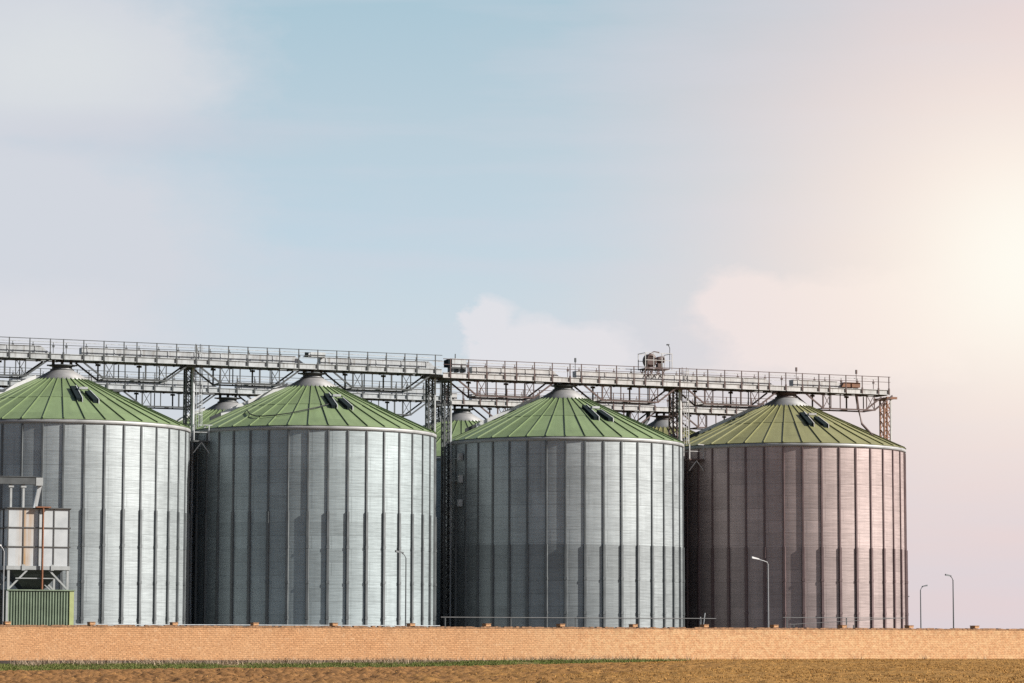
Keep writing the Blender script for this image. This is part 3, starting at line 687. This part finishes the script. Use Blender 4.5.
for k in range(-4, 19):
    s = p0 + k * st - sw0
    if not 0 < s < sw1 - sw0: continue
    if pm is None:
        q = MB(); q.box((-.20, .38, -.3), (.20, .74, WH + .04)); q.box((-.20, -.02, WH + .045), (.20, .74, WH + .20)); pm = q.build('pillar', MAT['brick'], wt); o = pm
        q = MB(); q.box((-.22, -.04, WH + .203), (.22, .76, WH + .25)); cm = q.build('pillar_cap', MAT['coping'], o)
    else: o = link_copy(pm, wt); link_copy(cm, o)
    o.location = (s, 0, 0)

# ------------------------------------------------------------------ pipes behind the wall
def pipe_run(label, pxa, pxb, py, P, r, step=6.0, mat='galv', py2=None):
    sa_, za = sp(pxa, py, P); sb, zb = sp(pxb, py2 or py, P); zb = za if py2 is None else zb
    t = empty('gas_pipe', W(sa_, P, 0), TH, label, 'pipe')
    ln = sb - sa_; b = MB(); b.tube([(0, 0, za), (ln, 0, zb)], r, 8); b.build('pipe', MAT[mat], t); x = .4; m = None
    while x < ln:
        if m is None: q = MB(); q.box((-.04, .0, 0), (.04, .08, min(za, zb) - r)); q.box((-.12, -.05, 0), (.12, .13, .05)); m = q.build('support', MAT['galvd'], t); o = m
        else: o = link_copy(m, t)
        o.location = (x, 0, 0); x += step
pipe_run('thin pale pipe just above the wall in front of the two left silos', 75, 440, 624.4, 232, .04)
pipe_run('thin pale pipe a little above the wall, running past the silo with dark lower rings', 441, 716, 617.2, 234, .036, mat='galvm')
pipe_run('thin pipe a little above the wall in front of the brownish silo', 783, 905, 617.5, 234, .03, mat='galvm')
pipe_run('thin slanting pipe in front of the brownish silo', 790, 900, 624.5, 233, .022, mat='galvm', py2=618)

# ------------------------------------------------------------------ street lamps
def lamp(label, px, py, P, head_px, mat, r=.058, lens=True):
    s, z = sp(px, py, P); t = empty('street_lamp', W(s, P, 0), TH, label, 'street lamp', 'street lamps')
    s2, z2 = sp(head_px, py - 5, P); dx = s2 - s; sg = 1 if dx > 0 else -1
    arm = max(.35, abs(dx) * .9 - .45)
    b = MB(); b.tube([(0, 0, 0), (0, 0, 1.2), (0, 0, z)], [r * 1.35, r * 1.1, r * .8], 10); b.box((-.15, -.15, 0), (.15, .15, .04)); b.build('pole', mat, t)
    b = MB(); b.tube([(0, 0, z - .05), (sg * .08, 0, z + .15), (sg * arm * .45, 0, z + .27), (sg * arm, 0, z + .4)], r * .62, 8); b.build('arm', mat, t)
    h = MB(); x0, x1 = sg * (arm - .15), sg * (arm + .55)
    vs = [(x0, -.06, z + .36), (x0, .06, z + .36), (x0, .06, z + .46), (x0, -.06, z + .46), (x1, -.12, z + .46), (x1, .12, z + .46), (x1, .1, z + .62), (x1, -.1, z + .62)]
    h.add(vs, [(0, 1, 2, 3), (4, 5, 6, 7), (0, 4, 7, 3), (1, 5, 6, 2), (3, 2, 6, 7), (0, 1, 5, 4)])
    hd = h.build('lamp_head', MAT['lens'] if lens else mat, t)
def lamp_at(label, px, Pz, head, mat, y, **k): lamp(label, px, y, Pz, head, mat, **k)
lamp_at('street lamp with white head at the left edge beside the green shed', 4.0, 222, -1.5, MAT['lamp'], 551)
lamp_at('dark street lamp against the bright side of the silo with the cable', 406, 225, 395.5, MAT['lampd'], 558, lens=False)
lamp_at('pale street lamp with white head in front of the brownish silo', 768, 225, 751, MAT['lamp'], 564)
lamp_at('shorter looking distant lamp in the open with its arm to the right', 920.5, 303, 926, MAT['lampd'], 590, r=.07, lens=False)
lamp_at('taller looking lamp in the open with its arm to the left', 953, 268, 946, MAT['lampd'], 580, r=.07, lens=False)
lamp_at('lamp almost hidden by the brownish silo, only its head showing', 903.5, 390, 909, MAT['lampd'], 600, r=.07, lens=False)
# two leaning poles in the dark gap
for k, (a, c, lab) in enumerate((((703, 628), (705, 613), 'thin stake leaning right in the dark gap beside the brownish silo'), ((700, 628), (700.5, 617), 'short upright stake in the dark gap beside the brownish silo'))):
    b = MB(); b.tube([W(sx(a[0], 628, 236), 236, 0), at(*a, 236), at(*c, 236)], .04, 6); tag(b.build('stake', MAT['galv']), lab, 'stake')

# ------------------------------------------------------------------ hopper bin and green shed on the left
PB = 226.0
s0, zt = sp(8.5, 508, PB); s1, _ = sp(69.5, 508, PB); zb = sp(40, 566, PB)[1]; bw = s1 - s0; bd = 4.2
t = empty('hopper_bin', W((s0 + s1) / 2, PB, 0), TH, 'square steel hopper bin with rust streaked panels on legs above a green shed', 'bin')
h = bw / 2
b = MB(); b.box((-h, 0, zb), (h, bd, zt)); b.build('bin_wall', MAT['bin'], t)
b = MB()
for i in range(5):
    x = -h + bw * i / 4; b.box((x - .035, -.05, zb), (x + .035, -.002, zt)); b.box((x - .055, bd + .002, zb), (x + .055, bd + .09, zt))
for i in range(4):
    y = bd * i / 3
    if 0 < i < 3: b.box((-h - .09, y - .055, zb), (-h - .002, y + .055, zt)); b.box((h + .002, y - .055, zb), (h + .09, y + .055, zt))
for i in range(1, 4):
    z = zb + (zt - zb) * i / 3; b.box((-h - .05, -.07, z - .035), (h + .05, -.0515, z + .035)); b.box((-h - .12, -.09, z - .05), (-h - .092, bd + .09, z + .05)); b.box((h + .092, -.09, z - .05), (h + .12, bd + .09, z + .05))
b.build('panel_ribs', MAT['frame'], t)
b = MB(); b.box((-h - .1, -.14, zb - .3), (h + .1, -.01, zb - .003)); b.box((-h - .1, bd + .01, zb - .3), (h + .1, bd + .14, zb - .003)); b.box((-h - .13, .0, zb - .3), (-h, bd, zb - .003)); b.box((h, .0, zb - .3), (h + .13, bd, zb - .003))
for x in (-h * .5, h * .45): b.box((x - .12, -.2, zb - .35), (x + .12, -.145, zb + .1))
b.build('base_frame', MAT['lite'], t)
zs = sp(40, 590, PB)[1]
b = MB(); ap = .5
vs = [(-h + .1, .1, zb - .02), (h - .1, .1, zb - .02), (h - .1, bd - .1, zb - .02), (-h + .1, bd - .1, zb - .02), (-ap, bd / 2 - ap, zs - .3), (ap, bd / 2 - ap, zs - .3), (ap, bd / 2 + ap, zs - .3), (-ap, bd / 2 + ap, zs - .3)]
b.add(vs, [(0, 1, 5, 4), (1, 2, 6, 5), (2, 3, 7, 6), (3, 0, 4, 7)]); b.build('hopper', MAT['galvd'], t)
for x in (-h + .08, h - .08):
    for y in (0, bd):
        b = MB(); b.box((x - .09, y - .09, 0), (x + .09, y + .09, zb - .3)); sg = 1 if x < 0 else -1
        lg = b.build('leg', MAT['lite'], t)
        b = MB(); b.bar((x + sg * .05, y - .02, zs + .1), (x + sg * 1.45, y - .02, zb - .32), .13); b.build('brace', MAT['lite'], lg)
b = MB()
for z in (zb - .95,): b.bar((-h + .6, -.15, z), (h - 1.2, -.15, z), .07); b.bar((h - 1.2, -.15, z), (h - 1.2, -.15, z - .75), .07); b.bar((h - 1.9, -.15, z - .5), (h - 1.2, -.15, z - 1.1), .07)
b.build('hand_rail', MAT['lite'], t)
b = MB(); b.box((-h - .12, -.14, zt), (h + .12, .0, zt + .06)); b.box((-h - .12, bd, zt), (h + .12, bd + .14, zt + .06)); b.box((-h - .12, .0, zt), (-h + .02, bd, zt + .06)); b.box((h - .02, 0, zt), (h + .12, bd, zt + .06)); b.build('rim', MAT['frame'], t)
b = MB(); xr = sx(42.5, 540, PB - .25) - (s0 + s1) / 2; b.tube([(xr, -.32, zs - 1.0), (xr, -.32, zt + .05)], .085, 8); b.box((xr - .6, -.42, zt + .05), (xr + .6, -.22, zt + .15)); b.build('rusty_pipe', MAT['rust'], t)
# conveyor feeding the bin
z1 = sp(30, 477.5, PB + 1.5)[1]; z0 = z1 - .55; sc0, sc1 = -14, sx(35, 480, PB + 1.5) - (s0 + s1) / 2
t2 = empty('feed_conveyor', W((s0 + s1) / 2, PB + 1.5, zt), TH, 'pale box conveyor with a down spout feeding the rusty bin', 'conveyor')
b = MB(); b.box((sc0, -.35, z0 - zt), (sc1, .35, z1 - zt)); b.box((sc0, -.4, z1 - zt), (sc1 + .35, .4, z1 - zt + .05)); b.build('casing', MAT['galvd'], t2)
b = MB(); b.box((sc1 + .002, -.38, z0 - zt - .08), (sc1 + .55, .38, z1 - zt - .02)); b.build('head', MAT['lite'], t2)
b = MB(); b.bar((sc1 + .38, 0, z0 - zt), (sc1 + .0, 0, .03), .32, .3); b.build('spout', MAT['galv'], t2)
for px_s in (10.5, 23):
    x = sx(px_s, 495, PB + 1.5) - (s0 + s1) / 2; b = MB(); b.box((x - .08, -.2, .06), (x + .08, .2, z0 - zt - .002)); b.box((x - .2, -.25, z0 - zt - .25), (x + .2, .25, z0 - zt - .1)); b.build('post', MAT['lite'], t2)
# shed
a0 = sx(8, 605, PB - .6); a1 = sx(73.8, 605, PB - .6); P2 = PB - .6; zt2 = sp(40, 590, P2)[1] - .06; ln = a1 - a0
t = empty('green_shed', W(a0, P2, 0), TH, 'green corrugated metal shed under the rusty hopper bin', 'shed')
b = MB(); n = 22; pts = []
for i in range(n):
    x0 = (ln - .35) * i / n; wv = (ln - .35) / n
    pts += [(x0, 0), (x0 + wv * .42, 0), (x0 + wv * .5, .09), (x0 + wv * .92, .09)]
pts.append((ln - .35, 0)); o_ = len(pts)
vs = [(x, y, 0) for x, y in pts] + [(x, y, zt2) for x, y in pts]
b.add(vs, [(i, i + 1, o_ + i + 1, o_ + i) for i in range(o_ - 1)])
b.box((0, .095, 0), (ln - .02, 5.2, zt2 - .01)); b.build('wall', MAT['shed'], t)
b = MB(); b.box((ln - .345, -.03, 0), (ln, .09, zt2)); b.build('corner_trim', MAT['trim'], t)
b = MB(); b.box((-.1, -.08, zt2 + .002), (ln + .08, 5.3, zt2 + .09)); b.build('roof', MAT['shed'], t)
b = MB(); b.box((-.17, -.05, 0), (-.005, .1, zt2)); b.build('corner_post', MAT['lite'], t)
# dark cabinet left of the shed
a2 = sx(-14, 600, PB + .6); zc = sp(2, 585, PB + .6)[1]; wd = a0 - .35 - a2
t = empty('control_cabin', W(a2, PB + .6, 0), TH, 'dark grey metal cabin at the left edge beside the green shed', 'cabin')
b = MB(); b.box((0, 0, .15), (wd, 2.2, zc)); b.build('body', MAT['galvd'], t)
b = MB(); b.box((-.05, -.1, zc), (wd + .05, 2.3, zc + .1)); b.build('roof', MAT['frame'], t)
b = MB(); b.box((wd - .95, -.04, .3), (wd - .15, -.002, 2.4)); b.build('door', MAT['frame'], t)

# ------------------------------------------------------------------ light
EXPO = 1.0
EL, AZ = R_(33), R_(80)                   # sun elevation; azimuth to the right of the direction back to the camera
tosun = Vector((math.sin(AZ) * math.cos(EL), -math.cos(AZ) * math.cos(EL), math.sin(EL)))
sd = bpy.data.lights.new('sun', 'SUN'); sd.energy = 5.0; sd.angle = R_(.53); sd.color = (1, .95, .88)
so = bpy.data.objects.new('sun', sd); COL.objects.link(so); so.rotation_euler = (-tosun).to_track_quat('-Z', 'Y').to_euler()
so.location = (60, -40, 80)

wd_ = bpy.data.worlds.new('World'); SC.world = wd_; wd_.use_nodes = True
nt = wd_.node_tree; bg = nt.nodes['Background']
sky = nd(nt, 'ShaderNodeTexSky', sky_type='NISHITA'); sky.sun_disc = False; sky.sun_elevation = EL
sky.sun_rotation = math.atan2(tosun.x, tosun.y); sky.air_density = 1.0; sky.dust_density = 1.5; sky.ozone_density = 1.0
STR = .10; EX = 2 ** EXPO
def lin(c):
    r = []
    for v in c:
        v /= 255; r.append(v / 12.92 if v <= .04045 else ((v + .055) / 1.055) ** 2.4)
    return tuple(v / EX / STR for v in r)
tc = nd(nt, 'ShaderNodeTexCoord'); D = tc.outputs['Generated']
sxz = nd(nt, 'ShaderNodeSeparateXYZ'); nt.links.new(D, sxz.inputs[0]); X, Z = sxz.outputs[0], sxz.outputs[2]
def U(px): return (px - 512) / 3000
def V(py): return (640 - py) / 3000
nz = noise(nt, mapped(nt, D, (9, 9, 22)), 1.0, 6, .55)
nz2 = noise(nt, mapped(nt, D, (30, 30, 60)), 1.0, 6, .6)
nst = noise(nt, mapped(nt, D, (7, 7, 75)), 1.0, 5, .5)
def blob(px, py, rx, ry):
    a = math_(nt, 'DIVIDE', math_(nt, 'SUBTRACT', X, U(px)), rx / 3000); c = math_(nt, 'DIVIDE', math_(nt, 'SUBTRACT', Z, V(py)), ry / 3000)
    return math_(nt, 'EXPONENT', math_(nt, 'MULTIPLY', math_(nt, 'ADD', math_(nt, 'MULTIPLY', a, a), math_(nt, 'MULTIPLY', c, c)), -1))
def warp(f, n, k): return math_(nt, 'ADD', f, math_(nt, 'MULTIPLY', math_(nt, 'SUBTRACT', n, .5), k))
cr = nd(nt, 'ShaderNodeValToRGB'); nt.links.new(ramp(nt, Z, 0, .5), cr.inputs[0])
stops = [(640, (217, 213, 220)), (470, (214, 216, 224)), (330, (203, 215, 224)), (230, (190, 209, 221)), (130, (186, 204, 213)), (0, (170, 197, 206)), (-860, (120, 160, 185))]
el = cr.color_ramp.elements
for i, (py, c) in enumerate(stops):
    e = el[i] if i < 2 else el.new(.999)
    e.position = max(0, min(1, V(py) / .5))
for e, (py, c) in zip(sorted(el, key=lambda e: e.position), stops): e.color = (*[v / 1 for v in lin(c)], 1)
thin = cr.outputs[0]
# the Nishita sky shows through the thin cloud veil; the veil is dense low in the sky and thins upwards
veil = ramp(nt, Z, .10, .75, .88, .30)
c = mixc(nt, veil, sky.outputs[0], thin)
c = mixc(nt, ramp(nt, warp(ramp(nt, X, U(560), U(1010)), nz, .5), .0, 1.0, 0, .92), c, lin((226, 209, 212)))
c = mixc(nt, ramp(nt, warp(math_(nt, 'MULTIPLY', nst, 1.0), nz, .4), .45, .75, 0, .45), c, lin((208, 212, 224)))
nz3 = noise(nt, mapped(nt, D, (48, 48, 80)), 1.0, 8, .62)
left = warp(math_(nt, 'MAXIMUM', blob(20, 70, 235, 105), blob(-40, 260, 300, 150)), nz3, .34)
c = mixc(nt, ramp(nt, left, .26, .62, 0, .95), c, lin((211, 215, 223)))
c = mixc(nt, ramp(nt, warp(blob(60, 75, 150, 65), nz3, .4), .2, 1.0, 0, .75), c, lin((221, 225, 227)))
c = mixc(nt, ramp(nt, warp(blob(140, 140, 200, 30), nz3, .5), .3, .9, 0, .5), c, lin((204, 208, 219)))
c = mixc(nt, ramp(nt, warp(blob(20, 335, 170, 60), nz3, .5), .35, .9, 0, .6), c, lin((222, 222, 227)))
low = math_(nt, 'MULTIPLY', math_(nt, 'MAXIMUM', blob(530, 360, 130, 48), blob(476, 325, 46, 36)), ramp(nt, warp(X, nz3, .03), U(420), U(475)))
c = mixc(nt, ramp(nt, warp(low, nz3, .7), .34, .58, 0, .8), c, lin((228, 227, 232)))
c = mixc(nt, ramp(nt, warp(math_(nt, 'MAXIMUM', blob(850, 330, 170, 66), blob(745, 305, 60, 42)), nz3, .8), .36, .64, 0, .8), c, lin((239, 229, 230)))
c = mixc(nt, ramp(nt, blob(1040, 255, 330, 230), .0, 1.0, 0, .60), c, lin((251, 228, 213)))
c = mixc(nt, ramp(nt, blob(1035, 265, 190, 165), .0, 1., 0, .92), c, lin((255, 246, 234)))
c = mixc(nt, ramp(nt, blob(1030, 266, 90, 85), .0, 1, 0, .8), c, lin((255, 253, 243)))
# the veil lies ahead and to the right only; to the left and behind the camera the unseen Nishita sky is dimmed to cut fill on the silos
dim = nd(nt, 'ShaderNodeVectorMath', operation='SCALE'); nt.links.new(sky.outputs[0], dim.inputs[0]); dim.inputs['Scale'].default_value = .5
c = mixc(nt, ramp(nt, math_(nt, 'ADD', sxz.outputs[1], math_(nt, 'MULTIPLY', X, .9)), .62, -.1), c, dim.outputs[0])
nt.links.new(c, bg.inputs[0]); bg.inputs[1].default_value = STR

vs_ = SC.view_settings; vs_.view_transform = 'Standard'; vs_.look = 'None'; vs_.exposure = EXPO; vs_.gamma = 1; vs_.use_curve_mapping = False
SC.cycles.max_bounces = 6; SC.cycles.diffuse_bounces = 3; SC.cycles.use_denoising = False; SC.cycles.caustics_reflective = False; SC.cycles.sample_clamp_indirect = 2.0
